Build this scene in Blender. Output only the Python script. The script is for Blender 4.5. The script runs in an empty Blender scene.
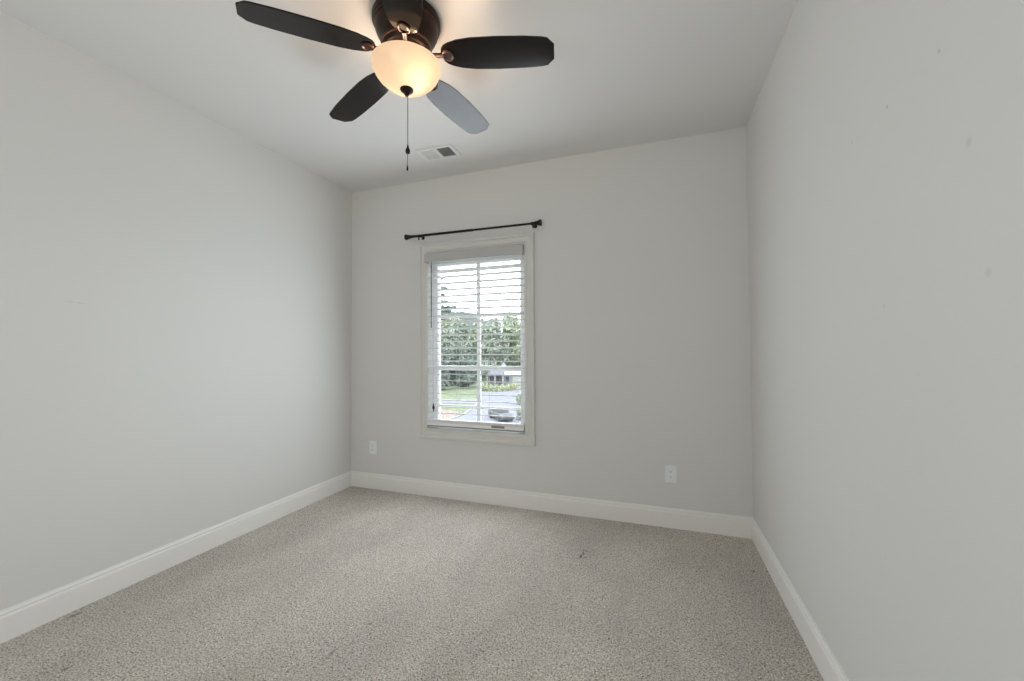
import bpy, bmesh, math, random
import numpy as np
from mathutils import Vector, Matrix

S = bpy.context.scene
COL = S.collection
PI = math.pi
rnd = random.Random(7)

# ------------------------------------------------------------------ camera
ROOM_W, ROOM_H, REAR = 3.2706, 2.74, -4.4
cam_d = bpy.data.cameras.new('camera')
cam_d.sensor_width = 36.0
cam_d.lens = 14.212
cam_d.clip_start = 0.02
cam_d.clip_end = 1500
cam = bpy.data.objects.new('camera', cam_d)
COL.objects.link(cam)
yaw, pitch, roll = -0.34010, 0.02360, -0.00560
fw = Vector((math.sin(yaw) * math.cos(pitch), math.cos(yaw) * math.cos(pitch), math.sin(pitch)))
rt = Vector((math.cos(yaw), -math.sin(yaw), 0))
up = rt.cross(fw)
rt2 = rt * math.cos(roll) + up * math.sin(roll)
up2 = up * math.cos(roll) - rt * math.sin(roll)
cam.matrix_world = Matrix(((rt2.x, up2.x, -fw.x, 2.6742), (rt2.y, up2.y, -fw.y, -3.0618),
                           (rt2.z, up2.z, -fw.z, 1.2457), (0, 0, 0, 1)))
S.camera = cam

# ------------------------------------------------------------------ world, big lights, exposure
SKY = 7.5
FILL = 8.0
world = bpy.data.worlds.new('overcast_sky')
S.world = world
world.use_nodes = True
wn, wl = world.node_tree.nodes, world.node_tree.links
bg = wn['Background']
tc = wn.new('ShaderNodeTexCoord')
sx = wn.new('ShaderNodeSeparateXYZ')
ramp = wn.new('ShaderNodeValToRGB')
ramp.color_ramp.elements[0].position = 0.0
ramp.color_ramp.elements[0].color = (0.80, 0.83, 0.86, 1)
ramp.color_ramp.elements[1].position = 0.6
ramp.color_ramp.elements[1].color = (0.86, 0.93, 1.0, 1)
wl.new(tc.outputs['Generated'], sx.inputs[0])
wl.new(sx.outputs['Z'], ramp.inputs[0])
wl.new(ramp.outputs[0], bg.inputs['Color'])
bg.inputs['Strength'].default_value = SKY


def area(name, loc, target, sx_, sy_, power, color):
    d = bpy.data.lights.new(name, 'AREA')
    d.shape = 'RECTANGLE'
    d.size, d.size_y = sx_, sy_
    d.energy = power
    d.color = color
    o = bpy.data.objects.new(name, d)
    COL.objects.link(o)
    o.location = loc
    o.rotation_euler = (Vector(target) - Vector(loc)).to_track_quat('-Z', 'Y').to_euler()
    return o


# guides the sampling of the sky through the window (adds no light of its own)
portal = area('window_portal', (1.254, 0.16, 1.32), (1.254, -2.0, 1.32), 0.90, 1.52, 1, (1, 1, 1))
portal.data.cycles.is_portal = True
# added fill lamp out of view behind the camera, bounced off the ceiling
area('ceiling_bounce_fill', (1.75, -3.75, 0.95), (1.70, -3.55, 2.74), 2.6, 0.9, FILL, (1.0, 1.0, 0.99))

# added lamp inside the blinds, boosting the daylight they let in
area('blind_daylight_fill', (1.254, -0.075, 1.30), (1.254, -2.0, 1.16), 0.84, 1.40, 19.3, (0.87, 0.94, 1.0))
# added fill lamp, unseen, in front of the closed rear wall
area('rear_fill', (1.6, -4.25, 1.05), (1.9, -0.6, 0.50), 1.3, 1.8, 15.0, (1.0, 1.0, 1.0))

S.view_settings.view_transform = 'Standard'
S.view_settings.look = 'None'
S.view_settings.gamma = 1
S.view_settings.use_curve_mapping = False
S.view_settings.exposure = 0.06
S.cycles.max_bounces = 14
S.cycles.diffuse_bounces = 10
S.cycles.transparent_max_bounces = 16
S.cycles.sample_clamp_indirect = 6.0
S.cycles.use_denoising = True

# ------------------------------------------------------------------ helpers: materials


def lin(r, g, b):
    f = lambda c: c / 12.92 if c <= 0.04045 else ((c + 0.055) / 1.055) ** 2.4
    return (f(r / 255), f(g / 255), f(b / 255), 1)


def mat(name, color, rough=0.6, metal=0.0, spec=0.5, coat=0.0, var=0.0, vscale=8.0, bump=0.0, bscale=60.0, ior=None):
    m = bpy.data.materials.new(name)
    m.use_nodes = True
    n, l = m.node_tree.nodes, m.node_tree.links
    p = n['Principled BSDF']
    p.inputs['Base Color'].default_value = color
    p.inputs['Roughness'].default_value = rough
    p.inputs['Metallic'].default_value = metal
    p.inputs['Specular IOR Level'].default_value = spec
    p.inputs['Coat Weight'].default_value = coat
    if ior:
        p.inputs['IOR'].default_value = ior
    if var > 0 or bump > 0:
        t = n.new('ShaderNodeTexCoord')
    if var > 0:
        nz = n.new('ShaderNodeTexNoise')
        nz.inputs['Scale'].default_value = vscale
        nz.inputs['Detail'].default_value = 4
        l.new(t.outputs['Object'], nz.inputs['Vector'])
        mr = n.new('ShaderNodeMapRange')
        mr.inputs['From Min'].default_value = 0.25
        mr.inputs['From Max'].default_value = 0.75
        mr.inputs['To Min'].default_value = 1 - var
        mr.inputs['To Max'].default_value = 1 + var
        l.new(nz.outputs['Fac'], mr.inputs['Value'])
        mx = n.new('ShaderNodeVectorMath')
        mx.operation = 'SCALE'
        mx.inputs[0].default_value = color[:3]
        l.new(mr.outputs[0], mx.inputs['Scale'])
        l.new(mx.outputs[0], p.inputs['Base Color'])
    if bump > 0:
        nb = n.new('ShaderNodeTexNoise')
        nb.inputs['Scale'].default_value = bscale
        nb.inputs['Detail'].default_value = 3
        l.new(t.outputs['Object'], nb.inputs['Vector'])
        bp = n.new('ShaderNodeBump')
        bp.inputs['Strength'].default_value = bump
        bp.inputs['Distance'].default_value = 0.002
        l.new(nb.outputs['Fac'], bp.inputs['Height'])
        l.new(bp.outputs[0], p.inputs['Normal'])
    return m


def spots(m, marks, color):
    """small worn marks on a painted wall: each mark is (x, y, z, rx, ry, rz, weight), a soft ellipsoid in object space"""
    n, l = m.node_tree.nodes, m.node_tree.links
    p = n['Principled BSDF']
    t = n.new('ShaderNodeTexCoord')
    prev = p.inputs['Base Color'].links[0].from_socket if p.inputs['Base Color'].links else None
    base = p.inputs['Base Color'].default_value[:]
    total = None
    for (x, y, z, rx, ry, rz, w) in marks:
        su = n.new('ShaderNodeVectorMath')
        su.operation = 'SUBTRACT'
        su.inputs[1].default_value = (x, y, z)
        l.new(t.outputs['Object'], su.inputs[0])
        dv = n.new('ShaderNodeVectorMath')
        dv.operation = 'DIVIDE'
        dv.inputs[1].default_value = (rx, ry, rz)
        l.new(su.outputs[0], dv.inputs[0])
        ln = n.new('ShaderNodeVectorMath')
        ln.operation = 'LENGTH'
        l.new(dv.outputs[0], ln.inputs[0])
        mr = n.new('ShaderNodeMapRange')
        mr.inputs['From Min'].default_value = 0.4
        mr.inputs['From Max'].default_value = 1.0
        mr.inputs['To Min'].default_value = w
        mr.inputs['To Max'].default_value = 0.0
        l.new(ln.outputs['Value'], mr.inputs['Value'])
        if total is None:
            total = mr.outputs[0]
        else:
            a = n.new('ShaderNodeMath')
            a.operation = 'MAXIMUM'
            l.new(total, a.inputs[0])
            l.new(mr.outputs[0], a.inputs[1])
            total = a.outputs[0]
    mix = n.new('ShaderNodeMix')
    mix.data_type = 'RGBA'
    l.new(total, mix.inputs['Factor'])
    if prev:
        l.new(prev, mix.inputs['A'])
    else:
        mix.inputs['A'].default_value = base
    mix.inputs['B'].default_value = color
    l.new(mix.outputs['Result'], p.inputs['Base Color'])


def carpet_material():
    m = bpy.data.materials.new('speckled_carpet')
    m.use_nodes = True
    n, l = m.node_tree.nodes, m.node_tree.links
    p = n['Principled BSDF']
    p.inputs['Roughness'].default_value = 1.0
    p.inputs['Specular IOR Level'].default_value = 0.05
    t = n.new('ShaderNodeTexCoord')

    def noise(scale, detail=2.0, rough=0.5, dist=0.0, vec=None):
        z = n.new('ShaderNodeTexNoise')
        z.inputs['Scale'].default_value = scale
        z.inputs['Detail'].default_value = detail
        z.inputs['Roughness'].default_value = rough
        z.inputs['Distortion'].default_value = dist
        l.new(vec or t.outputs['Object'], z.inputs['Vector'])
        return z.outputs['Fac']

    # yarn speckle
    rp = n.new('ShaderNodeValToRGB')
    e = rp.color_ramp.elements
    e[0].position, e[0].color = 0.37, lin(92, 84, 76)
    e[1].position, e[1].color = 0.64, lin(242, 235, 226)
    k = e.new(0.47)
    k.color = lin(191, 183, 174)
    l.new(noise(165, 3.0, 0.75, 0.8), rp.inputs[0])
    # tuft lay: broad brushed areas and vacuum tracks
    mp = n.new('ShaderNodeMapping')
    mp.inputs['Rotation'].default_value = (0, 0, 0.35)
    mp.inputs['Scale'].default_value = (1.7, 0.9, 1)
    l.new(t.outputs['Object'], mp.inputs['Vector'])
    lay = noise(1.3, 3.0, 0.55, 0.6, mp.outputs[0])
    mr = n.new('ShaderNodeMapRange')
    mr.inputs['From Min'].default_value = 0.3
    mr.inputs['From Max'].default_value = 0.7
    mr.inputs['To Min'].default_value = 0.87
    mr.inputs['To Max'].default_value = 1.11
    l.new(lay, mr.inputs['Value'])
    sc = n.new('ShaderNodeVectorMath')
    sc.operation = 'SCALE'
    l.new(rp.outputs[0], sc.inputs[0])
    l.new(mr.outputs[0], sc.inputs['Scale'])
    l.new(sc.outputs[0], p.inputs['Base Color'])
    bp = n.new('ShaderNodeBump')
    bp.inputs['Strength'].default_value = 0.9
    bp.inputs['Distance'].default_value = 0.006
    l.new(noise(150, 3.0, 0.7, 0.8), bp.inputs['Height'])
    l.new(bp.outputs[0], p.inputs['Normal'])
    return m


def wood_blade_material():
    m = bpy.data.materials.new('espresso_blade_wood')
    m.use_nodes = True
    n, l = m.node_tree.nodes, m.node_tree.links
    p = n['Principled BSDF']
    t = n.new('ShaderNodeTexCoord')
    mp = n.new('ShaderNodeMapping')
    mp.inputs['Scale'].default_value = (3, 45, 45)
    l.new(t.outputs['Object'], mp.inputs['Vector'])
    z = n.new('ShaderNodeTexNoise')
    z.inputs['Scale'].default_value = 2.0
    z.inputs['Detail'].default_value = 5
    z.inputs['Distortion'].default_value = 0.7
    l.new(mp.outputs[0], z.inputs['Vector'])
    rp = n.new('ShaderNodeValToRGB')
    e = rp.color_ramp.elements
    e[0].position, e[0].color = 0.3, (0.0025, 0.0014, 0.001, 1)
    e[1].position, e[1].color = 0.75, (0.009, 0.004, 0.0025, 1)
    l.new(z.outputs['Fac'], rp.inputs[0])
    l.new(rp.outputs[0], p.inputs['Base Color'])
    p.inputs['Roughness'].default_value = 0.13
    p.inputs['IOR'].default_value = 1.36
    bp = n.new('ShaderNodeBump')
    bp.inputs['Strength'].default_value = 0.10
    bp.inputs['Distance'].default_value = 0.0006
    l.new(z.outputs['Fac'], bp.inputs['Height'])
    l.new(bp.outputs[0], p.inputs['Normal'])
    return m


def bowl_material():
    m = bpy.data.materials.new('frosted_amber_glass')
    m.use_nodes = True
    n, l = m.node_tree.nodes, m.node_tree.links
    n.remove(n['Principled BSDF'])
    out = n['Material Output']
    tr = n.new('ShaderNodeBsdfTranslucent')
    tr.inputs['Color'].default_value = (0.040, 0.032, 0.022, 1)
    df = n.new('ShaderNodeBsdfDiffuse')
    df.inputs['Color'].default_value = (0.55, 0.46, 0.33, 1)
    gl = n.new('ShaderNodeBsdfGlossy')
    gl.inputs['Roughness'].default_value = 0.25
    em = n.new('ShaderNodeEmission')
    em.inputs['Color'].default_value = (1.0, 0.78, 0.58, 1)
    em.inputs['Strength'].default_value = 0.36
    a = n.new('ShaderNodeMixShader')
    a.inputs[0].default_value = 0.35
    l.new(tr.outputs[0], a.inputs[1])
    l.new(df.outputs[0], a.inputs[2])
    b = n.new('ShaderNodeMixShader')
    b.inputs[0].default_value = 0.05
    l.new(a.outputs[0], b.inputs[1])
    l.new(gl.outputs[0], b.inputs[2])
    c = n.new('ShaderNodeAddShader')
    l.new(b.outputs[0], c.inputs[0])
    l.new(em.outputs[0], c.inputs[1])
    l.new(c.outputs[0], out.inputs['Surface'])
    return m


def pane_material():
    m = bpy.data.materials.new('clear_pane_glass')
    m.use_nodes = True
    n, l = m.node_tree.nodes, m.node_tree.links
    n.remove(n['Principled BSDF'])
    out = n['Material Output']
    tr = n.new('ShaderNodeBsdfTransparent')
    tr.inputs['Color'].default_value = (0.97, 0.985, 0.98, 1)
    gl = n.new('ShaderNodeBsdfGlossy')
    gl.inputs['Roughness'].default_value = 0.0
    fr = n.new('ShaderNodeFresnel')
    fr.inputs['IOR'].default_value = 1.45
    mx = n.new('ShaderNodeMixShader')
    l.new(fr.outputs[0], mx.inputs[0])
    l.new(tr.outputs[0], mx.inputs[1])
    l.new(gl.outputs[0], mx.inputs[2])
    l.new(mx.outputs[0], out.inputs['Surface'])
    return m


WALL = mat('warm_white_wall_paint', (0.71, 0.71, 0.695, 1), 0.85, spec=0.15, bump=0.05, bscale=220)
WALL_L = mat('warm_white_wall_paint_left', (0.71, 0.71, 0.695, 1), 0.85, spec=0.15, bump=0.05, bscale=220)
WALL_R = mat('warm_white_wall_paint_right', (0.71, 0.71, 0.695, 1), 0.85, spec=0.15, bump=0.05, bscale=220)
CEIL = mat('ceiling_paint', (0.71, 0.71, 0.70, 1), 0.92, spec=0.08, bump=0.06, bscale=160)
TRIM = mat('satin_white_trim', (0.84, 0.835, 0.81, 1), 0.42, spec=0.4)
CASE = mat('satin_white_casing', (0.70, 0.695, 0.67, 1), 0.45, spec=0.35)  # darker than the other trim: the casing's shade is put into its colour
VINYL = mat('white_vinyl', (0.88, 0.89, 0.90, 1), 0.4, spec=0.4)
SLAT = mat('white_blind_slat', (0.88, 0.88, 0.885, 1), 0.45, spec=0.35)
RAIL = mat('white_translucent_rail', (0.92, 0.92, 0.925, 1), 0.4)
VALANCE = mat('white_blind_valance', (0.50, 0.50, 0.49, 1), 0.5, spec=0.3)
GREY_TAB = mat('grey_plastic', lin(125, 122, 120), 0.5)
WAND = mat('clear_grey_wand', lin(118, 116, 120), 0.25)
CORD = mat('blind_cord', (0.75, 0.75, 0.76, 1), 0.8)
BLACK = mat('matte_black_metal', (0.010, 0.010, 0.010, 1), 0.45, metal=0.3, spec=0.4)
BRONZE = mat('oil_rubbed_bronze', (0.022, 0.011, 0.008, 1), 0.45, metal=0.6, var=0.25, vscale=14)
COPPER = mat('copper_highlight_bronze', (0.085, 0.045, 0.032, 1), 0.36, metal=0.85, var=0.2, vscale=20)
BLADE = wood_blade_material()
BOWL = bowl_material()
PANE = pane_material()
CARPET = carpet_material()
OUTLET = mat('white_outlet_plastic', (0.82, 0.86, 0.88, 1), 0.35, spec=0.4)
SLOT = mat('dark_slot', (0.03, 0.03, 0.03, 1), 0.7)
VENTW = mat('white_vent_enamel', (0.74, 0.74, 0.73, 1), 0.5, spec=0.3)
DUCT = mat('dark_duct_metal', (0.06, 0.06, 0.062, 1), 0.7)

# ------------------------------------------------------------------ helpers: geometry


class MB:
    def __init__(self):
        self.bm = bmesh.new()

    def box(self, x0, x1, y0, y1, z0, z1, bev=0.0, M=None):
        vs = [self.bm.verts.new((x, y, z)) for x in (x0, x1) for y in (y0, y1) for z in (z0, z1)]
        fs = [(0, 1, 3, 2), (4, 6, 7, 5), (0, 4, 5, 1), (2, 3, 7, 6), (0, 2, 6, 4), (1, 5, 7, 3)]
        faces = [self.bm.faces.new([vs[i] for i in f]) for f in fs]
        if bev > 0:
            es = list({e for f in faces for e in f.edges})
            r = bmesh.ops.bevel(self.bm, geom=es, offset=bev, segments=2, affect='EDGES', profile=0.6)
            vs = list({v for f in r['faces'] for v in f.verts} | {v for v in vs if v.is_valid})
        if M is not None:
            bmesh.ops.transform(self.bm, matrix=M, verts=[v for v in vs if v.is_valid])
        return self

    def tube(self, pts, r, seg=12, caps=True):
        pts = [Vector(p) for p in pts]
        rs = r if isinstance(r, (list, tuple)) else [r] * len(pts)
        rings = []
        prev = None
        for i, p in enumerate(pts):
            d = (pts[min(i + 1, len(pts) - 1)] - pts[max(i - 1, 0)]).normalized()
            a = prev if prev is not None else (Vector((0, 0, 1)) if abs(d.z) < 0.9 else Vector((1, 0, 0)))
            u = (a - d * a.dot(d)).normalized()
            prev = u
            v = d.cross(u)
            rings.append([self.bm.verts.new(p + (u * math.cos(2 * PI * k / seg) + v * math.sin(2 * PI * k / seg)) * rs[i])
                          for k in range(seg)])
        for i in range(len(rings) - 1):
            for k in range(seg):
                self.bm.faces.new((rings[i][k], rings[i][(k + 1) % seg], rings[i + 1][(k + 1) % seg], rings[i + 1][k]))
        if caps:
            self.bm.faces.new(rings[0][::-1])
            self.bm.faces.new(rings[-1])
        return self

    def lathe(self, prof, seg=48, c=(0, 0, 0)):
        """profile of (radius, z) turned about the vertical through c"""
        rings = []
        for (r, z) in prof:
            if r < 1e-5:
                rings.append([self.bm.verts.new((c[0], c[1], c[2] + z))])
            else:
                rings.append([self.bm.verts.new((c[0] + r * math.cos(2 * PI * k / seg), c[1] + r * math.sin(2 * PI * k / seg), c[2] + z))
                              for k in range(seg)])
        for a, b in zip(rings[:-1], rings[1:]):
            for k in range(seg):
                k2 = (k + 1) % seg
                q = [a[k % len(a)], a[k2 % len(a)], b[k2 % len(b)], b[k % len(b)]]
                u = []
                for v in q:
                    if v not in u:
                        u.append(v)
                if len(u) > 2:
                    self.bm.faces.new(u)
        return self

    def torus(self, R, r, c=(0, 0, 0), seg=32, sub=10):
        g = []
        for i in range(seg):
            a = 2 * PI * i / seg
            g.append([self.bm.verts.new((c[0] + (R + r * math.cos(2 * PI * j / sub)) * math.cos(a),
                                         c[1] + (R + r * math.cos(2 * PI * j / sub)) * math.sin(a),
                                         c[2] + r * math.sin(2 * PI * j / sub))) for j in range(sub)])
        for i in range(seg):
            for j in range(sub):
                self.bm.faces.new((g[i][j], g[(i + 1) % seg][j], g[(i + 1) % seg][(j + 1) % sub], g[i][(j + 1) % sub]))
        return self

    def poly(self, pts, z0, z1):
        lo = [self.bm.verts.new((x, y, z0)) for x, y in pts]
        hi = [self.bm.verts.new((x, y, z1)) for x, y in pts]
        n = len(pts)
        self.bm.faces.new(lo[::-1])
        self.bm.faces.new(hi)
        for i in range(n):
            self.bm.faces.new((lo[i], lo[(i + 1) % n], hi[(i + 1) % n], hi[i]))
        return self

    def solid(self, verts, faces):
        vs = [self.bm.verts.new(v) for v in verts]
        for f in faces:
            self.bm.faces.new([vs[i] for i in f])
        return self

    def sweep(self, prof, path_a, path_b, nrm):
        """closed profile of (out, z) pulled straight from a to b, out along nrm"""
        a, b, nv = Vector(path_a), Vector(path_b), Vector(nrm)
        A = [self.bm.verts.new(a + nv * o + Vector((0, 0, z))) for o, z in prof]
        B = [self.bm.verts.new(b + nv * o + Vector((0, 0, z))) for o, z in prof]
        n = len(prof)
        for i in range(n):
            self.bm.faces.new((A[i], A[(i + 1) % n], B[(i + 1) % n], B[i]))
        self.bm.faces.new(A)
        self.bm.faces.new(B[::-1])
        return self

    def build(self, name, m, parent=None, smooth=False, M=None):
        bm = self.bm
        if M is not None:
            bm.transform(M)
        bmesh.ops.recalc_face_normals(bm, faces=bm.faces)
        me = bpy.data.meshes.new(name)
        bm.to_mesh(me)
        bm.free()
        me.materials.append(m)
        if smooth:
            me.polygons.foreach_set('use_smooth', [True] * len(me.polygons))
            if smooth != 'all':
                me.set_sharp_from_angle(angle=math.radians(38))
        o = bpy.data.objects.new(name, me)
        COL.objects.link(o)
        if parent:
            o.parent = parent
        return o


def tag(o, label=None, cat=None, group=None, kind=None):
    for k, v in (('label', label), ('category', cat), ('group', group), ('kind', kind)):
        if v:
            o[k] = v
    return o


def thing(name, label, cat, loc=(0, 0, 0), rz=0.0, group=None):
    o = bpy.data.objects.new(name, None)
    o.empty_display_size = 0.1
    COL.objects.link(o)
    o.location = loc
    o.rotation_euler = (0, 0, rz)
    return tag(o, label, cat, group)


def copy_tree(o, parent=None):
    c = o.copy()
    COL.objects.link(c)
    if parent:
        c.parent = parent
    for ch in list(o.children):
        copy_tree(ch, c)
    return c


def struct(o, label=None, cat=None):
    return tag(o, label, cat, kind='structure')


# ------------------------------------------------------------------ room shell
T = 0.14
OX0, OX1, OZ0, OZ1 = 0.808, 1.700, 0.575, 2.080      # window opening
struct(MB().box(-T, ROOM_W + T, REAR - T, T, -0.12, 0.0).build('floor', CARPET),
       'speckled beige grey cut pile carpet covering the whole room', 'carpet')
struct(MB().box(-T, ROOM_W + T, REAR - T, T, ROOM_H, ROOM_H + 0.12).build('ceiling', CEIL),
       'plain white flat ceiling above the fan', 'ceiling')
struct(MB().box(-T, 0, REAR - T, T, 0, ROOM_H).build('wall_left', WALL_L), 'bare white wall on the left side of the room', 'wall')
struct(MB().box(ROOM_W, ROOM_W + T, REAR - T, T, 0, ROOM_H).build('wall_right', WALL_R), 'bare white wall on the right side of the room', 'wall')
w = MB()
w.box(0, OX0, 0, T, 0, ROOM_H).box(OX1, ROOM_W, 0, T, 0, ROOM_H)
w.box(OX0, OX1, 0, T, 0, OZ0).box(OX0, OX1, 0, T, OZ1, ROOM_H)
struct(w.build('wall_back', WALL), 'white far wall holding the only window', 'wall')
struct(MB().box(0, ROOM_W, REAR - T, REAR, 0, ROOM_H).build('wall_front', WALL), 'white wall behind the viewer', 'wall')

spots(WALL_R, [(ROOM_W, -1.925, 1.897, .02, .006, .006, .30), (ROOM_W, -1.713, 1.894, .02, .006, .007, .40),
               (ROOM_W, -2.004, 1.656, .02, .011, .013, .16), (ROOM_W, -1.509, 1.898, .02, .007, .012, .12),
               (ROOM_W, -2.042, 1.388, .02, .011, .012, .12), (ROOM_W, -1.671, 1.361, .02, .008, .010, .10)], lin(110, 106, 100))
spots(WALL_L, [(0, -1.936, 1.492, .02, .022, .005, .13), (0, -1.89, 1.489, .02, .022, .004, .16), (0, -1.915, 1.491, .02, .05, .003, .10)], lin(120, 116, 110))
# matted creases and a furniture dent in the pile
spots(CARPET, [(2.236, -.600, 0, .010, .030, .05, .75), (2.243, -.560, 0, .009, .030, .05, .6), (2.252, -.525, 0, .022, .010, .05, .4),
               (2.262, -.605, 0, .016, .010, .05, .4), (3.178, -.452, 0, .010, .016, .05, .6), (.062, -1.925, 0, .012, .034, .05, .45),
               (1.432, -1.514, 0, .016, .009, .05, .5), (1.62, -1.06, 0, .05, .008, .05, .28), (1.80, -1.05, 0, .05, .008, .05, .28),
               (1.76, -1.43, 0, .05, .008, .05, .28), (1.40, -1.72, 0, .012, .05, .05, .22), (.47, -2.12, 0, .012, .016, .05, .5)], lin(62, 54, 47))

BASE = [(0, 0), (0.016, 0), (0.016, 0.101), (0.0145, 0.108), (0.0095, 0.1105), (0.0085, 0.1155), (0.0115, 0.1185), (0.010, 0.124),
        (0.006, 0.129), (0.005, 0.135), (0, 0.135)]
struct(MB().sweep(BASE, (0, REAR, 0), (0, 0, 0), (1, 0, 0)).build('baseboard_left', TRIM), 'white moulded baseboard along the left wall', 'baseboard')
struct(MB().sweep(BASE, (0, 0, 0), (ROOM_W, 0, 0), (0, -1, 0)).build('baseboard_back', TRIM), 'white moulded baseboard under the window wall', 'baseboard')
struct(MB().sweep(BASE, (ROOM_W, 0, 0), (ROOM_W, REAR, 0), (-1, 0, 0)).build('baseboard_right', TRIM), 'white moulded baseboard along the right wall', 'baseboard')

# ------------------------------------------------------------------ window
win = struct(thing('window_1', 'white framed double hung window with grid bars in the far wall', 'window', (0, 0, 0)))
CW = 0.082                                              # picture-frame casing, stepped profile
CX0, CX1, CZ0, CZ1 = OX0 - CW + 0.012, OX1 + CW, OZ0 - CW + 0.002, OZ1 + CW + 0.012


def frame_ring(mb, x0, x1, z0, z1, prof):
    """mitred rectangular frame; prof is a closed list of (inset from outer edge, projection)"""
    rings = []
    for o, d in prof:
        rings.append([mb.bm.verts.new(c) for c in ((x0 + o, -d, z0 + o), (x1 - o, -d, z0 + o), (x1 - o, -d, z1 - o), (x0 + o, -d, z1 - o))])
    n = len(rings)
    for i in range(n):
        a, b = rings[i], rings[(i + 1) % n]
        for k in range(4):
            mb.bm.faces.new((a[k], a[(k + 1) % 4], b[(k + 1) % 4], b[k]))
    return mb


c = frame_ring(MB(), CX0, CX1, CZ0, CZ1, [(0, -0.0), (0, 0.020), (0.005, 0.027), (0.021, 0.027), (0.027, 0.017), (0.036, 0.014),
                                          (0.058, 0.013), (0.064, 0.017), (0.070, 0.013), (CW, 0.011), (CW, -0.0)])
c.build('casing', CASE, win)
j = MB()                                                # jamb liner
j.box(OX0, OX0 + 0.006, 0.0, 0.10, OZ0, OZ1).box(OX1 - 0.006, OX1, 0.0, 0.10, OZ0, OZ1)
j.box(OX0, OX1, 0.0, 0.10, OZ1 - 0.006, OZ1).box(OX0, OX1, 0.0, 0.10, OZ0, OZ0 + 0.006)
j.build('jamb', VINYL, win)
SX0, SX1 = 0.863, 1.634
f = MB()
f.box(OX0 + .006, SX0, 0.085, 0.145, OZ0 + .006, OZ1 - .006, .004).box(SX1, OX1 - .006, 0.085, 0.145, OZ0 + .006, OZ1 - .006, .004)
f.box(SX0, SX1, 0.09, 0.145, OZ0 + .006, 0.625, .004).box(SX0, SX1, 0.09, 0.145, 1.995, OZ1 - .006, .004)
f.build('window_frame', VINYL, win)
MB().box(SX0, SX1, 0.098, 0.138, 1.070, 1.112, .004).build('meeting_rail', VINYL, win)
MB().box(1.231, 1.262, 0.108, 0.132, 0.625, 1.995, .003).build('muntin', VINYL, win)
for zc, h in ((1.943, .020), (1.540, .022), (0.760, .016)):
    MB().box(SX0, SX1, 0.110, 0.130, zc - h / 2, zc + h / 2, .003).build('muntin', VINYL, win)
MB().box(SX0, SX1, 0.1185, 0.1215, 0.625, 1.995).build('pane', PANE, win)

# ------------------------------------------------------------------ blinds
BX0, BX1, BY = OX0 + 0.010, OX1 - 0.010, 0.010
bl = thing('window_blind', 'white two inch slat blind hanging open inside the window frame', 'window blind', (0, 0, 0))
MB().box(BX0, BX1, -0.018, 0.036, 2.020, 2.070, .003).build('headrail', SLAT, bl)
v = MB()
v.box(OX0 + .004, OX1 - .002, -0.056, -0.044, 2.004, 2.078, .003)
v.box(OX0 + .004, OX0 + .014, -0.044, 0.006, 2.004, 2.078).box(OX1 - .014, OX1 - .002, -0.044, 0.006, 2.004, 2.078)
v.build('valance', VALANCE, bl)
s = MB()
z = 1.987
n_slat = 0
while z > 0.70:
    a = math.radians(-6.0)
    M = Matrix.Translation((0, BY, z)) @ Matrix.Rotation(a, 4, 'X')
    s.box(BX0, BX1, -0.025, 0.025, -0.0032, 0.0032, .002, M)
    z -= 0.0555
    n_slat += 1
for k in range(4):                                      # spare slats stacked on the bottom rail
    s.box(BX0, BX1, BY - .025, BY + .025, 0.6325 + k * .0062, 0.6375 + k * .0062, .001)
s.build('slat_panel', SLAT, bl)
br = MB().box(BX0, BX1, BY - .026, BY + .026, 0.606, 0.6315, .003).build('bottom_rail', RAIL, bl)
tag(MB().box(BX0 + .002, BX1 - .002, BY - .0275, BY + .026, 0.597, 0.606, .002).build('rail_shadow_strip', GREY_TAB, br), 'grey strip painted as the shadow line under rail')  # grey strip stands in for the shadow gap below the rail
tag(MB().box(1.415, 1.528, BY - .031, BY - .024, 0.617, 0.634, .003).build('pull_tab', GREY_TAB, br), 'grey plastic pull tab on rail')
for x in (BX0 + .06, 1.10, 1.40, BX1 - .06):
    t = MB()
    for y in (BY - .027, BY + .027):
        t.tube([(x, y, 0.63), (x, y, 2.03)], 0.0011, 6)
    t.build('ladder_cord', CORD, bl)
WXp = 0.866
t = MB().tube([(WXp, -.024, 2.01), (WXp, -.026, 1.96), (WXp, -.026, 1.44)], [.003, .0045, .0045], 8)
tag(t.build('tilt_wand', WAND, bl, smooth=True), 'grey clear plastic tilt wand')
lc = MB()
for dx in (0, .008):
    lc.tube([(0.880 + dx, -.020, 2.01), (0.883 + dx * .4, -.021, 0.79)], 0.0011, 6)
lco = lc.build('lift_cord', CORD, bl)
tag(MB().lathe([(0, .042), (.004, .040), (.005, .03), (.010, .008), (.0105, .0), (.006, -.006), (.003, -.03), (0, -.031)], 14, (0.884, -.021, 0.752)).build('tassel', BLACK, lco, smooth=True),
    'small black cord tassel')

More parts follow.
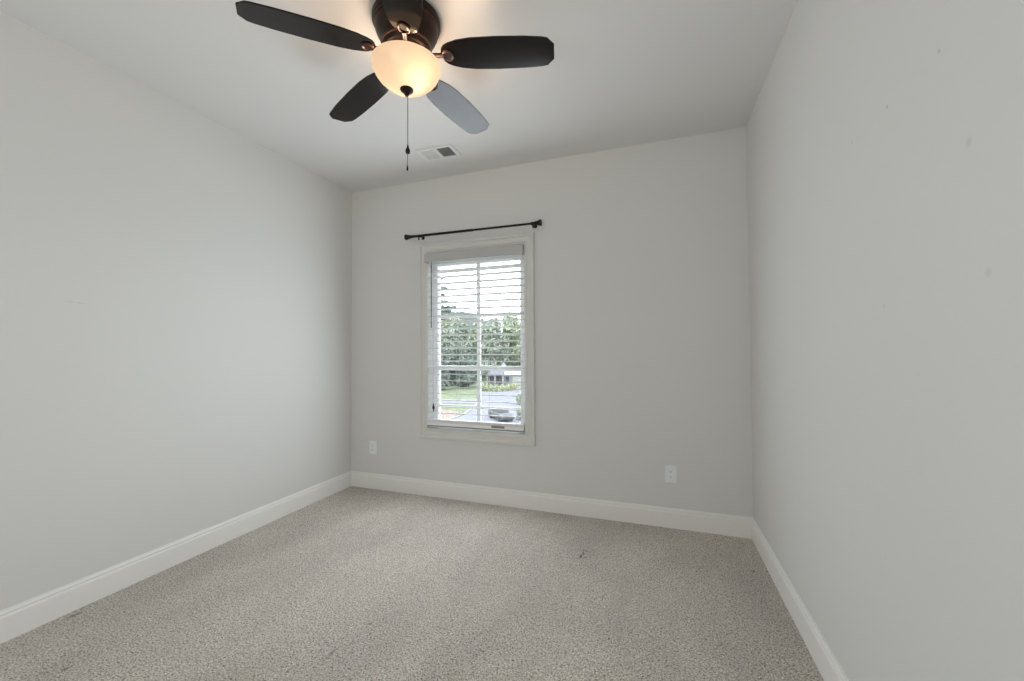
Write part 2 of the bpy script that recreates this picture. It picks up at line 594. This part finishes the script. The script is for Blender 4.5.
# ------------------------------------------------------------------ curtain rod
rod = thing('curtain_rod', 'black metal curtain rod with flared ends above the window', 'curtain rod', (0, 0, 0))
RY = -0.072
RZ0, RZ1 = 2.232, 2.226
zr = lambda x: RZ0 + (RZ1 - RZ0) * (x - .64) / 1.22
MB().tube([(0.69, RY, zr(.69)), (1.28, RY, zr(1.28))], .0105, 16).tube([(1.27, RY, zr(1.27)), (1.81, RY, zr(1.81))], .0085, 16).build('rod', BLACK, rod, smooth=True)
for s_, x0 in ((-1, 0.700), (1, 1.800)):
    xs = [-.022, -.018, -.012, -.008, .030, .053, .059, .062]
    rr = [.0110, .0135, .0135, .0105, .0175, .0250, .0250, .020]
    MB().tube([(x0 + s_ * d, RY, zr(x0)) for d in xs], rr, 20).build('finial', BLACK, rod, smooth=True)
for x in (0.772, 1.794):
    b = MB()
    b.tube([(x, -.004, zr(x) - .002), (x, 0, zr(x) - .002)], .015, 16)              # wall plate
    b.tube([(x, -.003, zr(x) - .002), (x, RY, zr(x) - .002)], .004, 10)
    b.tube([(x, RY + .0135 * math.cos(a), zr(x) + .0135 * math.sin(a)) for a in [PI + PI * k / 10 for k in range(11)]], .004, 8)
    b.tube([(x, RY, zr(x) - .012), (x, RY, zr(x) - .036)], .0058, 10)              # set screw under the cradle
    b.build('bracket', BLACK, rod, smooth=True)

# ------------------------------------------------------------------ outlets
def make_outlet(label, x, zc):
    o = thing('electrical_outlet', label, 'outlet', (x, 0, zc), 0, 'wall outlets on the far wall')
    MB().box(-.0375, .0375, -.007, 0, -.059, .059, .003).build('cover_plate', OUTLET, o)
    for dz in (.0195, -.0195):
        r = MB()
        r.poly([(.0165 * math.cos(a) * 1.0, max(-.0125, min(.0125, .0165 * math.sin(a)))) for a in [2 * PI * k / 28 for k in range(28)]], -.0095, -.006)
        rr = r.build('receptacle', OUTLET, o, M=Matrix.Translation((0, 0, dz)) @ Matrix.Rotation(PI / 2, 4, 'X') @ Matrix.Scale(-1, 4, (0, 0, 1)))
        sl = MB()
        sl.box(-.0075, -.0052, -.0102, -.009, dz - .002, dz + .007).box(.0052, .0075, -.0102, -.009, dz - .001, dz + .006)
        sl.tube([(0, -.0102, dz - .007), (0, -.009, dz - .007)], .0025, 10)
        sl.build('slot', SLOT, rr)
    MB().tube([(0, -.0085, 0), (0, -.006, 0)], .0032, 12).build('screw', OUTLET, o)
    return o


make_outlet('white wall outlet right of the window, low on the far wall', 2.766, 0.371)
make_outlet('white wall outlet left of the window, near the left corner', 0.247, 0.368)

# ------------------------------------------------------------------ ceiling vent
vt = thing('ceiling_vent', 'white rectangular two way air vent set in the ceiling', 'vent', (1.152, -0.398, ROOM_H), math.radians(1.5))
fr = MB()
for a in ((-.150, -.118, -.088, .088), (.118, .150, -.088, .088), (-.012, .012, -.066, .066)):
    fr.box(a[0], a[1], a[2], a[3], -.008, 0, .0025)
fr.box(-.118, .118, -.088, -.066, -.008, 0, .0025).box(-.118, .118, .066, .088, -.008, 0, .0025)
fr.build('frame', VENTW, vt)
MB().box(-.119, .119, -.067, .067, -.0012, -.0002).build('backing', DUCT, vt)
for s_ in (-1, 1):
    lp = MB()
    for k in range(8):
        xc = s_ * (.0185 + k * .0132)
        M = Matrix.Translation((xc, 0, -.006)) @ Matrix.Rotation(s_ * math.radians(42), 4, 'Y')
        lp.box(-.0047, .0047, -.066, .066, -.0006, .0006, 0, M)
    lp.build('louver_panel', VENTW, vt)

# ------------------------------------------------------------------ ceiling fan
FX, FY = 1.635, -1.527
fan = thing('ceiling_fan', 'dark bronze five blade ceiling fan with lit amber glass bowl', 'ceiling fan', (FX, FY, ROOM_H))
h = MB().lathe([(0, 0), (.148, 0), (.150, -.006), (.150, -.026), (.146, -.034), (.140, -.038), (.138, -.058), (.130, -.078), (.118, -.100),
                (.109, -.122), (.106, -.140), (.100, -.150), (.080, -.156), (0, -.156)], 56)
hs = h.build('motor_housing', BRONZE, fan, smooth=True)
for R_, zz, r_ in ((.1405, -.037, .0042), (.1085, -.128, .004)):
    MB().torus(R_, r_, (0, 0, zz), 56, 10).build('trim_ring', COPPER, hs, smooth=True)
MB().lathe([(0, -.156), (.074, -.156), (.078, -.162), (.078, -.178), (.070, -.186), (.050, -.190), (.046, -.214), (.090, -.218), (.092, -.224), (0, -.224)], 48).build('hub', BRONZE, fan, smooth=True)

BLZ, R0, R1 = -0.1645, 0.150, 0.650
# (bearing, pitch, droop, drop, reach) of each blade: the old blades sag a little unevenly
BLADES = ((12.3, 9.5, 4, 0, .013), (82.3, 9, 0, .030, 0), (158.6, 9.5, 4, 0, 0), (228.5, 10, 4, 0, -.010), (300.5, 9.5, 3, 0, 0))


def blade_outline():
    top = []
    for u, wv in ((0, .016), (.012, .032), (.035, .046), (.08, .058), (.16, .069), (.28, .077), (.50, .0795), (.75, .0765), (.90, .070), (.945, .066),
                  (.982, .044), (1.0, .036)):
        top.append((R0 + (R1 - R0) * u, wv))
    return top + [(x, -y) for x, y in reversed(top)]


for ang, PITCH, DROOP, dz, reach in BLADES:
    ang, PITCH, DROOP = math.radians(ang), math.radians(PITCH), math.radians(DROOP)
    b = MB().poly(blade_outline(), -.003, .003)
    bmesh.ops.bevel(b.bm, geom=[e for e in b.bm.edges if abs(e.verts[0].co.z - e.verts[1].co.z) < 1e-6], offset=.0012, segments=1, affect='EDGES')
    bo = b.build('blade', BLADE, fan)
    bo.matrix_local = Matrix.Translation((0, 0, BLZ - dz)) @ Matrix.Rotation(ang, 4, 'Z') @ Matrix.Translation((reach, 0, 0)) @ Matrix.Rotation(DROOP, 4, 'Y') @ Matrix.Rotation(-PITCH, 4, 'X')
    ir = MB()                                           # cast arm: from the hub, down and out under the blade root
    ir.tube([(.066, 0, dz), (.10, 0, dz), (.135, 0, -.004), (.165, 0, -.006)], [.009, .009, .010, .011], 12)
    ir.build('blade_iron', BRONZE, bo, smooth=True)
    md = MB().torus(.0225, .0052, (.180, 0, -.0055), 32, 10)
    md.lathe([(.023, -.004), (.018, -.006), (.010, -.0075), (.0, -.006)], 28, (.180, 0, 0))
    mo = md.build('medallion', COPPER, bo, smooth=True)
    MB().lathe([(.0145, -.0068), (.0135, -.0082), (0, -.0085)], 24, (.180, 0, 0)).build('medallion_center', BLACK, mo, smooth=True)

bw = MB()
outer = [(.144, -.208), (.150, -.209), (.153, -.213), (.153, -.219), (.149, -.224), (.147, -.234), (.140, -.250), (.128, -.267), (.110, -.285), (.086, -.301), (.058, -.312), (.028, -.318), (.012, -.319)]
bw.lathe(outer, 64)
tag(bw.build('light_bowl', BOWL, fan, smooth='all'), 'frosted amber glass light bowl, lit')
fi = MB().lathe([(0, -.305), (.026, -.314), (.030, -.320), (.028, -.326), (.016, -.331), (.010, -.338), (.011, -.343), (.006, -.349), (0, -.350)], 28)
fi.build('finial', BRONZE, fan, smooth=True)
MB().tube([(0, 0, -.224), (0, 0, -.32)], .006, 12).build('stem', BRONZE, fan)
for dx, dy, z1 in ((0.009, -0.005, -.584),):
    ch = MB()
    zz = -.348
    while zz > z1:
        ch.lathe([(0, .0022), (.0017, .0012), (.0019, 0), (.0017, -.0012), (0, -.0022)], 8, (dx, dy, zz))
        zz -= .0042
    ch.tube([(dx, dy, -.345), (dx, dy, z1)], .0008, 6)
    co = ch.build('pull_chain', BLACK, fan)
    pb = MB().lathe([(0, .022), (.003, .020), (.004, .012), (.009, .000), (.011, -.008), (.009, -.016), (.004, -.020), (0, -.021)], 16, (dx, dy, z1 - .012))
    pb.tube([(dx, dy, z1 - .03), (dx - .002, dy, z1 - .085)], .0012, 6)
    pb.lathe([(0, .012), (.0022, .010), (.0042, -.004), (.004, -.012), (0, -.014)], 12, (dx - .002, dy, z1 - .094))
    pb.build('chain_pull', BLACK, co, smooth=True)

for dx, dy, dz, e in ((.055, -.02, -.252, 9.0), (-.05, .035, -.252, 6.0), (.055, .055, -.203, 2.5), (-.038, .066, -.203, 1.3), (-.075, -.017, -.203, 2.5)):
    ld = bpy.data.lights.new('fan_bulb', 'POINT')
    ld.energy = e
    ld.color = (1.0, 0.72, 0.50)
    ld.shadow_soft_size = 0.022
    lo = bpy.data.objects.new('fan_bulb', ld)
    COL.objects.link(lo)
    lo.parent = fan
    lo.location = (dx, dy, dz)

# ------------------------------------------------------------------ outside
G = -7.0
GRASS = mat('lawn_grass', (0.1070, 0.1204, 0.0803, 1), 0.95, var=0.25, vscale=0.6, spec=0.0)
ASPH = mat('pale_asphalt', (0.1352, 0.1352, 0.1534, 1), 0.9, var=0.08, vscale=0.4, spec=0.0)
CONC = mat('concrete_curb', (0.1996, 0.1973, 0.1836, 1), 0.85, spec=0.0)
MULCH = mat('red_brown_mulch', (0.1645, 0.1330, 0.1155, 1), 1.0, var=0.4, vscale=3, spec=0.0)
BARK = mat('grey_bark', (0.0616, 0.0512, 0.0460, 1), 0.95, var=0.3, vscale=5)


def leaf_mat(name, c, var=0.6):
    return mat(name, c, 0.75, spec=0.2, var=var, vscale=0.9)


LEAF_MID = leaf_mat('mid_green_leaves', (0.185, 0.212, 0.168, 1))
LEAF_PALE = leaf_mat('pale_green_leaves', (0.235, 0.268, 0.188, 1))
LEAF_DARK = leaf_mat('dark_green_leaves', (0.100, 0.122, 0.104, 1))
LEAF_SHRUB = leaf_mat('yellow_green_leaves', (0.2957, 0.3046, 0.1827, 1), .3)

struct(MB().box(-260, 160, 6, 420, G - .3, G).build('lawn', GRASS), 'green lawn and ground outside the window', 'lawn')
asph = [(-60, 50), (-29.2, 53), (-23.2, 54), (-22.6, 52.8), (-21.2, 47.5), (-20.5, 44.5), (-20.2, 41.5), (-20.4, 38), (-21.5, 25), (-4, 25), (0, 50),
        (10, 80), (-20, 83), (-24, 77), (-29.5, 69.8), (-25.9, 59.6), (-31.5, 57.4), (-60, 54)]
struct(MB().poly(asph, G, G + .04).build('street', ASPH), 'pale grey street and driveway outside the window', 'street')
struct(MB().poly([(-27.5, 47.2), (-21.9, 46.2), (-21.2, 44), (-20.9, 41.5), (-21.1, 39), (-26, 39.5)], G, G + .05).build('mulch_bed', MULCH), 'reddish mulch bed beside the street curb', 'mulch bed')
cb = [(-29.2, 53.0), (-23.4, 54.0), (-22.8, 52.8), (-21.4, 47.5), (-20.7, 44.5), (-20.4, 41.5), (-20.6, 38), (-21.7, 25)]
m_ = MB()
for (xa, ya), (xb, yb) in zip(cb[1:-1], cb[2:]):
    d = Vector((xb - xa, yb - ya, 0))
    ml = Matrix.Translation((xa, ya, G)) @ Matrix.Rotation(math.atan2(d.y, d.x), 4, 'Z')
    m_.box(-.05, d.length + .05, -.16, .16, 0, .16, .03, ml)
struct(m_.build('curb', CONC), 'light concrete curb curving beside the lawn', 'curb')


HILL = mat('hazy_far_woods', (0.0688, 0.0783, 0.0726, 1), 1.0, spec=0.0, var=.25, vscale=.25)
hp = [(-160, 175, 20), (-140, 186, 24), (-122, 196, 23.4), (-111, 203, 23.6), (-103, 208, 23.9), (-96, 212, 22.4), (-91, 215, 19), (-86, 218, 14), (-78, 222, 8), (-70, 226, 2)]
hr = random.Random(4)
fine = []
for (xa, ya, za), (xb, yb, zb) in zip(hp[:-1], hp[1:]):
    for q in range(8):
        u = q / 8
        fine.append((xa + (xb - xa) * u, ya + (yb - ya) * u, za + (zb - za) * u + hr.uniform(-.5, .5)))
m_ = MB()
rows = [[m_.bm.verts.new((x + dx_, y + dy_, G if f_ == 0 else z_ * f_)) for x, y, z_ in fine] for dx_, dy_, f_ in ((9, -16, 0), (4, -7, .75), (0, 0, 1), (-6, 10, .8), (-14, 24, 0))]
for ra, rb in zip(rows[:-1], rows[1:]):
    for k in range(len(fine) - 1):
        m_.bm.faces.new((ra[k], ra[k + 1], rb[k + 1], rb[k]))
struct(m_.build('hills', HILL, smooth=True), 'pale hazy wooded ridge far behind the trees at left', 'hills')


def leaf_mesh(name, lobes, n, size, m, seed, droop=0.0):
    """a crown: many small leaf sprays scattered near the skin of several overlapping lobes (centre, radii)"""
    r = np.random.default_rng(seed)
    L = np.array([[*c_, *s_] for c_, s_ in lobes], float)
    wgt = (L[:, 3] * L[:, 4] * L[:, 5]) ** (2 / 3)
    k = r.choice(len(L), n, p=wgt / wgt.sum())
    d = r.normal(size=(n, 3))
    d /= np.linalg.norm(d, axis=1)[:, None]
    rad = r.uniform(0.55, 1.0, n) ** 0.5
    c_ = L[k, :3] + d * L[k, 3:] * rad[:, None]
    u = r.normal(size=(n, 3))
    u /= np.linalg.norm(u, axis=1)[:, None]
    u = u + d * 0.3
    u[:, 2] -= droop
    u /= np.linalg.norm(u, axis=1)[:, None]
    v = np.cross(u, d + r.normal(size=(n, 3)) * .5)
    v /= np.linalg.norm(v, axis=1)[:, None] + 1e-9
    nn = np.cross(u, v)
    s_ = size * r.uniform(.6, 1.3, n)[:, None]
    P = np.stack([c_ - u * s_, c_ + v * s_ * .45 + nn * s_ * .12, c_ + u * s_, c_ - v * s_ * .45 + nn * s_ * .12], 1).reshape(-1, 3)
    me = bpy.data.meshes.new(name)
    me.vertices.add(4 * n)
    me.vertices.foreach_set('co', P.astype(np.float32).ravel())
    me.loops.add(4 * n)
    me.loops.foreach_set('vertex_index', np.arange(4 * n, dtype=np.int32))
    me.polygons.add(n)
    me.polygons.foreach_set('loop_start', np.arange(0, 4 * n, 4, dtype=np.int32))
    me.polygons.foreach_set('loop_total', np.full(n, 4, dtype=np.int32))
    me.update()
    me.validate()
    me.materials.append(m)
    return me


def add_mesh(name, me, parent):
    o = bpy.data.objects.new(name, me)
    COL.objects.link(o)
    o.parent = parent
    return o


def tree(label, x, y, height, spread, m, seed, group='trees seen through the window', n=6500, base=0.12, leaf=.55):
    r = random.Random(seed)
    o = thing('tree', label, 'tree', (x, y, G), 0, group)
    lobes = []
    h0 = height * base
    for k in range(11):
        t_ = k / 10
        zc = h0 + (height - h0) * (0.12 + 0.74 * t_)
        rr = spread * (0.60 - 0.16 * t_ ** 2)
        a = r.uniform(0, 2 * PI)
        off = spread * 0.5 * (1 - t_ * .45)
        lobes.append(((off * math.cos(a), off * math.sin(a), zc), (rr, rr, (height - h0) * r.uniform(.12, .17))))
    lobes.append(((0, 0, height * .8), (spread * .4, spread * .4, height * .2)))
    lobes.append(((0, 0, height * .5), (spread * .7, spread * .7, height * .3)))
    add_mesh('crown', leaf_mesh('crown', lobes, n, leaf, m, seed), o)
    MB().tube([(0, 0, 0), (.1, 0, height * .3), (0, .1, height * .8)], [height * .018, height * .013, height * .005], 8).build('trunk', BARK, o, smooth=True)
    return o


TREES = [
    ('dark tree furthest left in the row across the street', -61.0, 99, 18.0, 5.6, LEAF_MID),
    ('broad tree second from left in the row across the street', -60.5, 112, 19.6, 5.6, LEAF_PALE),
    ('tree between the left trees and the dip in the far row', -51.5, 103, 18.0, 5.4, LEAF_MID),
    ('lower tree in the dip of the row across the street', -50.5, 115.5, 17.0, 5.2, LEAF_PALE),
    ('tree directly behind the cottage roof', -40.2, 103, 17.2, 5.0, LEAF_MID),
    ('tall tree right of the cottage in the row across the street', -40.5, 118.5, 20.6, 5.8, LEAF_PALE),
    ('pale green tree furthest right behind the cottage', -28.6, 106, 19.6, 5.8, LEAF_PALE),
    ('small dark tree left of the cottage yard', -43.5, 83.5, 9.4, 4.0, LEAF_DARK),
    ('dark tree at the left end of the street', -40.8, 71.0, 9.4, 3.2, LEAF_DARK),
    ('dark tree beside the lit lawn patch', -36.2, 78.0, 8.2, 3.0, LEAF_DARK),
]
for i, (lb, x, y, hh, sp, m_) in enumerate(TREES):
    tree(lb, x, y, hh, sp, m_, 20 + i, base=.06)

# the near pine whose branch tips enter the view at the left edge of the glass
pine = thing('pine_tree', 'near pine with branch tips at the left edge of the window', 'tree', (-15.6, 26.6, G), 0, None)
MB().tube([(0, 0, 0), (0, 0, 9), (.05, 0, 18)], [.22, .15, .03], 10).build('trunk', BARK, pine, smooth=True)
lob = []
r_ = random.Random(3)
for zz, ln, az in ((13.5, 1.65, 24), (12.95, 1.4, 20), (12.4, 1.7, 28), (11.9, 2.4, 24), (11.6, 2.0, 20), (11.2, 1.3, 30), (15.4, 1.0, 200), (14.2, 1.3, 150), (13, 1.6, 260),
                   (12, 1.8, 120), (11, 1.5, 35), (10.4, 1.7, 190), (9.6, 1.5, 25), (14.3, 1.2, 30), (16.2, .6, 40), (17, .4, 300)):
    a = math.radians(az)
    for q in range(5):
        t_ = (q + 1) / 5
        lob.append(((ln * t_ * math.cos(a), ln * t_ * math.sin(a), zz + .12 * t_ - .1 * q * .3), (.24, .24, .13)))
add_mesh('foliage', leaf_mesh('foliage', lob, 7000, .15, LEAF_DARK, 5, .1), pine)

# low shrubs in front of the cottage
sh_me = leaf_mesh('foliage', [((0, 0, .65), (.45, .45, .65)), ((.12, .08, 1.0), (.3, .3, .5)), ((-.12, -.08, .9), (.3, .3, .5))], 520, .14, LEAF_SHRUB, 77)
stem_me = None
line = [(-30.6, 73.0), (-28.8, 71.9), (-27.0, 71.4), (-25.3, 73.4), (-24.7, 76.2)]
pos, carry = [], 0.0
for (xa, ya), (xb, yb) in zip(line[:-1], line[1:]):
    L_ = math.hypot(xb - xa, yb - ya)
    while carry < L_:
        pos.append((xa + (xb - xa) * carry / L_, ya + (yb - ya) * carry / L_))
        carry += 1.32
    carry -= L_
for (x, y) in pos:
    o = thing('shrub', 'small yellow green shrub in the row before the cottage', 'shrub', (x, y, G), rnd.uniform(0, 6), 'shrubs in the row before the cottage')
    add_mesh('foliage', sh_me, o)
    if stem_me is None:
        so = MB().tube([(0, 0, 0), (.03, 0, .7)], [.04, .02], 6).build('stem', BARK, o)
        stem_me = so.data
    else:
        add_mesh('stem', stem_me, o)
b_me = leaf_mesh('foliage', [((0, 0, .7), (.9, .9, .7)), ((.5, .3, 1.1), (.6, .6, .6)), ((-.4, .2, 1.0), (.6, .6, .6))], 900, .17, LEAF_PALE, 78)
bo = thing('bush', 'pale green bush right of the parked car', 'bush', (-12.0, 42.6, G))
add_mesh('foliage', b_me, bo)
MB().tube([(0, 0, 0), (.03, 0, .9)], [.06, .03], 6).build('stem', BARK, bo)
bo = thing('bush', 'pale bush at the street edge beyond the parked car', 'bush', (-16.3, 55.0, G))
add_mesh('foliage', b_me, bo)
MB().tube([(0, 0, 0), (.03, 0, .9)], [.06, .03], 6).build('stem', BARK, bo)

# cottage across the street
H_WALL = mat('cottage_siding', (0.1330, 0.1311, 0.1330, 1), 0.8, var=.05, vscale=2)
H_ROOF = mat('lavender_grey_shingle', (0.0970, 0.0941, 0.1128, 1), 0.9, var=.12, vscale=3)
H_WHITE = mat('white_house_trim', (0.2251, 0.2251, 0.2251, 1), 0.6)
H_GLASS = mat('dark_house_glass', (0.0306, 0.0275, 0.0512, 1), 0.15)
H_DARK = mat('dark_house_door', (0.0410, 0.0349, 0.0389, 1), 0.6)  # plain dark colour of the cottage door
hz = math.atan2(-3.05 - 86.5, 2.67 + 31) + PI / 2          # its front (local -y) looks at the street
ht = thing('cottage', 'small white cottage with grey roofs across the street', 'house', (-31.0, 86.5, G), hz)
MB().box(-3.9, -.4, 0, 5, 0, 2.4).box(-.4, 4.2, .6, 5, 0, 2.3).build('wall', H_WALL, ht)
# hipped porch roof at left
MB().solid([(-4.2, -1.6, 2.35), (-.1, -1.6, 2.35), (-.1, 5.2, 2.35), (-4.2, 5.2, 2.35), (-3.0, .6, 4.0), (-1.2, .6, 4.0), (-1.2, 3.5, 4.0), (-3.0, 3.5, 4.0)],
           [(0, 1, 5, 4), (1, 2, 6, 5), (2, 3, 7, 6), (3, 0, 4, 7), (4, 5, 6, 7), (0, 3, 2, 1)]).build('porch_roof', H_ROOF, ht)
# taller gable behind, and the pale wing at right
MB().solid([(-1.9, 1.5, 2.6), (1.6, 1.5, 2.6), (1.6, 5.3, 2.6), (-1.9, 5.3, 2.6), (-.15, 1.5, 5.3), (-.15, 5.3, 5.3)],
           [(0, 1, 4), (1, 2, 5, 4), (2, 3, 5), (3, 0, 4, 5), (0, 3, 2, 1)]).build('gable', H_WHITE, ht)
MB().solid([(-.1, .2, 2.3), (4.5, .2, 2.3), (4.5, 5.2, 2.3), (-.1, 5.2, 2.3), (-.1, 2.7, 3.9), (4.5, 2.7, 3.9)],
           [(0, 1, 5, 4), (1, 2, 5), (2, 3, 4, 5), (3, 0, 4), (0, 3, 2, 1)]).build('wing_roof', H_WHITE, ht)
for x in (-3.95, -2.2, -.35):
    MB().box(x - .16, x + .16, -1.5, -1.18, 0, 2.36).build('porch_column', H_WHITE, ht)
for x0, x1, y, z0, z1 in ((-3.5, -2.5, 0, .7, 2.1), (-1.9, -1.1, 0, .7, 2.1), (.3, 1.2, .6, .6, 2.0)):
    wf = MB().box(x0 - .08, x1 + .08, y - .06, y, z0 - .08, z1 + .08).build('window', H_WHITE, ht)
    MB().box(x0, x1, y - .08, y - .05, z0, z1).build('window_pane', H_GLASS, wf)
MB().box(-.95, -.5, -.05, 0, 0, 2.1).build('door', H_DARK, ht)
MB().box(2.0, 4.0, .54, .6, 0, 2.0).build('garage_door', H_WHITE, ht)

# parked car
C_BODY = mat('silver_car_paint', (0.0575, 0.0591, 0.0651, 1), 0.5, spec=0.15)
C_GLASS = mat('car_glass', (0.0203, 0.0203, 0.0244, 1), 0.3, spec=0.12)
C_TYRE = mat('tyre_rubber', (0.0203, 0.0203, 0.0203, 1), 0.9)
C_DARK = mat('dark_car_grille', (0.0358, 0.0358, 0.0410, 1), 0.4)
car = thing('car', 'silver parked car on the driveway below the window', 'car', (-14.7, 41.9, G + .04), math.radians(-48))


def loft(secs):
    """secs: list of (x, half widths and heights as (y, z) half-profile from bottom to top); mirrored about y = 0"""
    m_ = MB()
    rings = []
    for x, pr in secs:
        rings.append([m_.bm.verts.new((x, y, z_)) for y, z_ in pr] + [m_.bm.verts.new((x, -y, z_)) for y, z_ in reversed(pr)])
    n = len(rings[0])
    for a, b in zip(rings[:-1], rings[1:]):
        for k in range(n):
            m_.bm.faces.new((a[k], a[(k + 1) % n], b[(k + 1) % n], b[k]))
    m_.bm.faces.new(rings[0][::-1])
    m_.bm.faces.new(rings[-1])
    return m_


def sec(w_, zb, zt):
    return [(w_ * .86, zb), (w_, zb + .16), (w_, zt - .14), (w_ * .90, zt)]


loft([(-2.2, sec(.78, .38, .86)), (-2.08, sec(.86, .26, .95)), (-1.2, sec(.89, .22, .98)), (.6, sec(.89, .22, .95)), (1.6, sec(.87, .22, .86)), (2.1, sec(.82, .26, .74)),
      (2.25, sec(.70, .34, .62))]).build('body', C_BODY, car, smooth=True)
loft([(-1.95, [(.70, .95), (.70, .96), (.69, .97), (.6, .98)]), (-1.35, [(.74, .95), (.73, 1.1), (.64, 1.36), (.5, 1.40)]), (-.2, [(.75, .93), (.74, 1.1), (.64, 1.40), (.5, 1.45)]),
      (.25, [(.75, .93), (.74, 1.08), (.64, 1.36), (.5, 1.40)]), (1.05, [(.74, .90), (.73, .91), (.68, .92), (.6, .93)])]).build('cabin_glass', C_GLASS, car, smooth=True)
MB().box(-1.3, .2, -.56, .56, 1.40, 1.465, .02).build('roof', C_BODY, car)
MB().box(2.17, 2.27, -.55, .55, .40, .56, .02).build('grille', C_DARK, car)
for y in (-.62, .62):
    MB().box(2.08, 2.2, y - .14, y + .14, .58, .70, .03).build('headlight', H_WHITE, car)
for x in (-1.35, 1.35):
    for y in (-.80, .80):
        wh = MB().tube([(x, y - .1, .32), (x, y + .1, .32)], .32, 24).build('wheel', C_TYRE, car, smooth=True)
        MB().tube([(x, y - .105, .32), (x, y + .105, .32)], .19, 16).build('hubcap', C_BODY, wh, smooth=True)
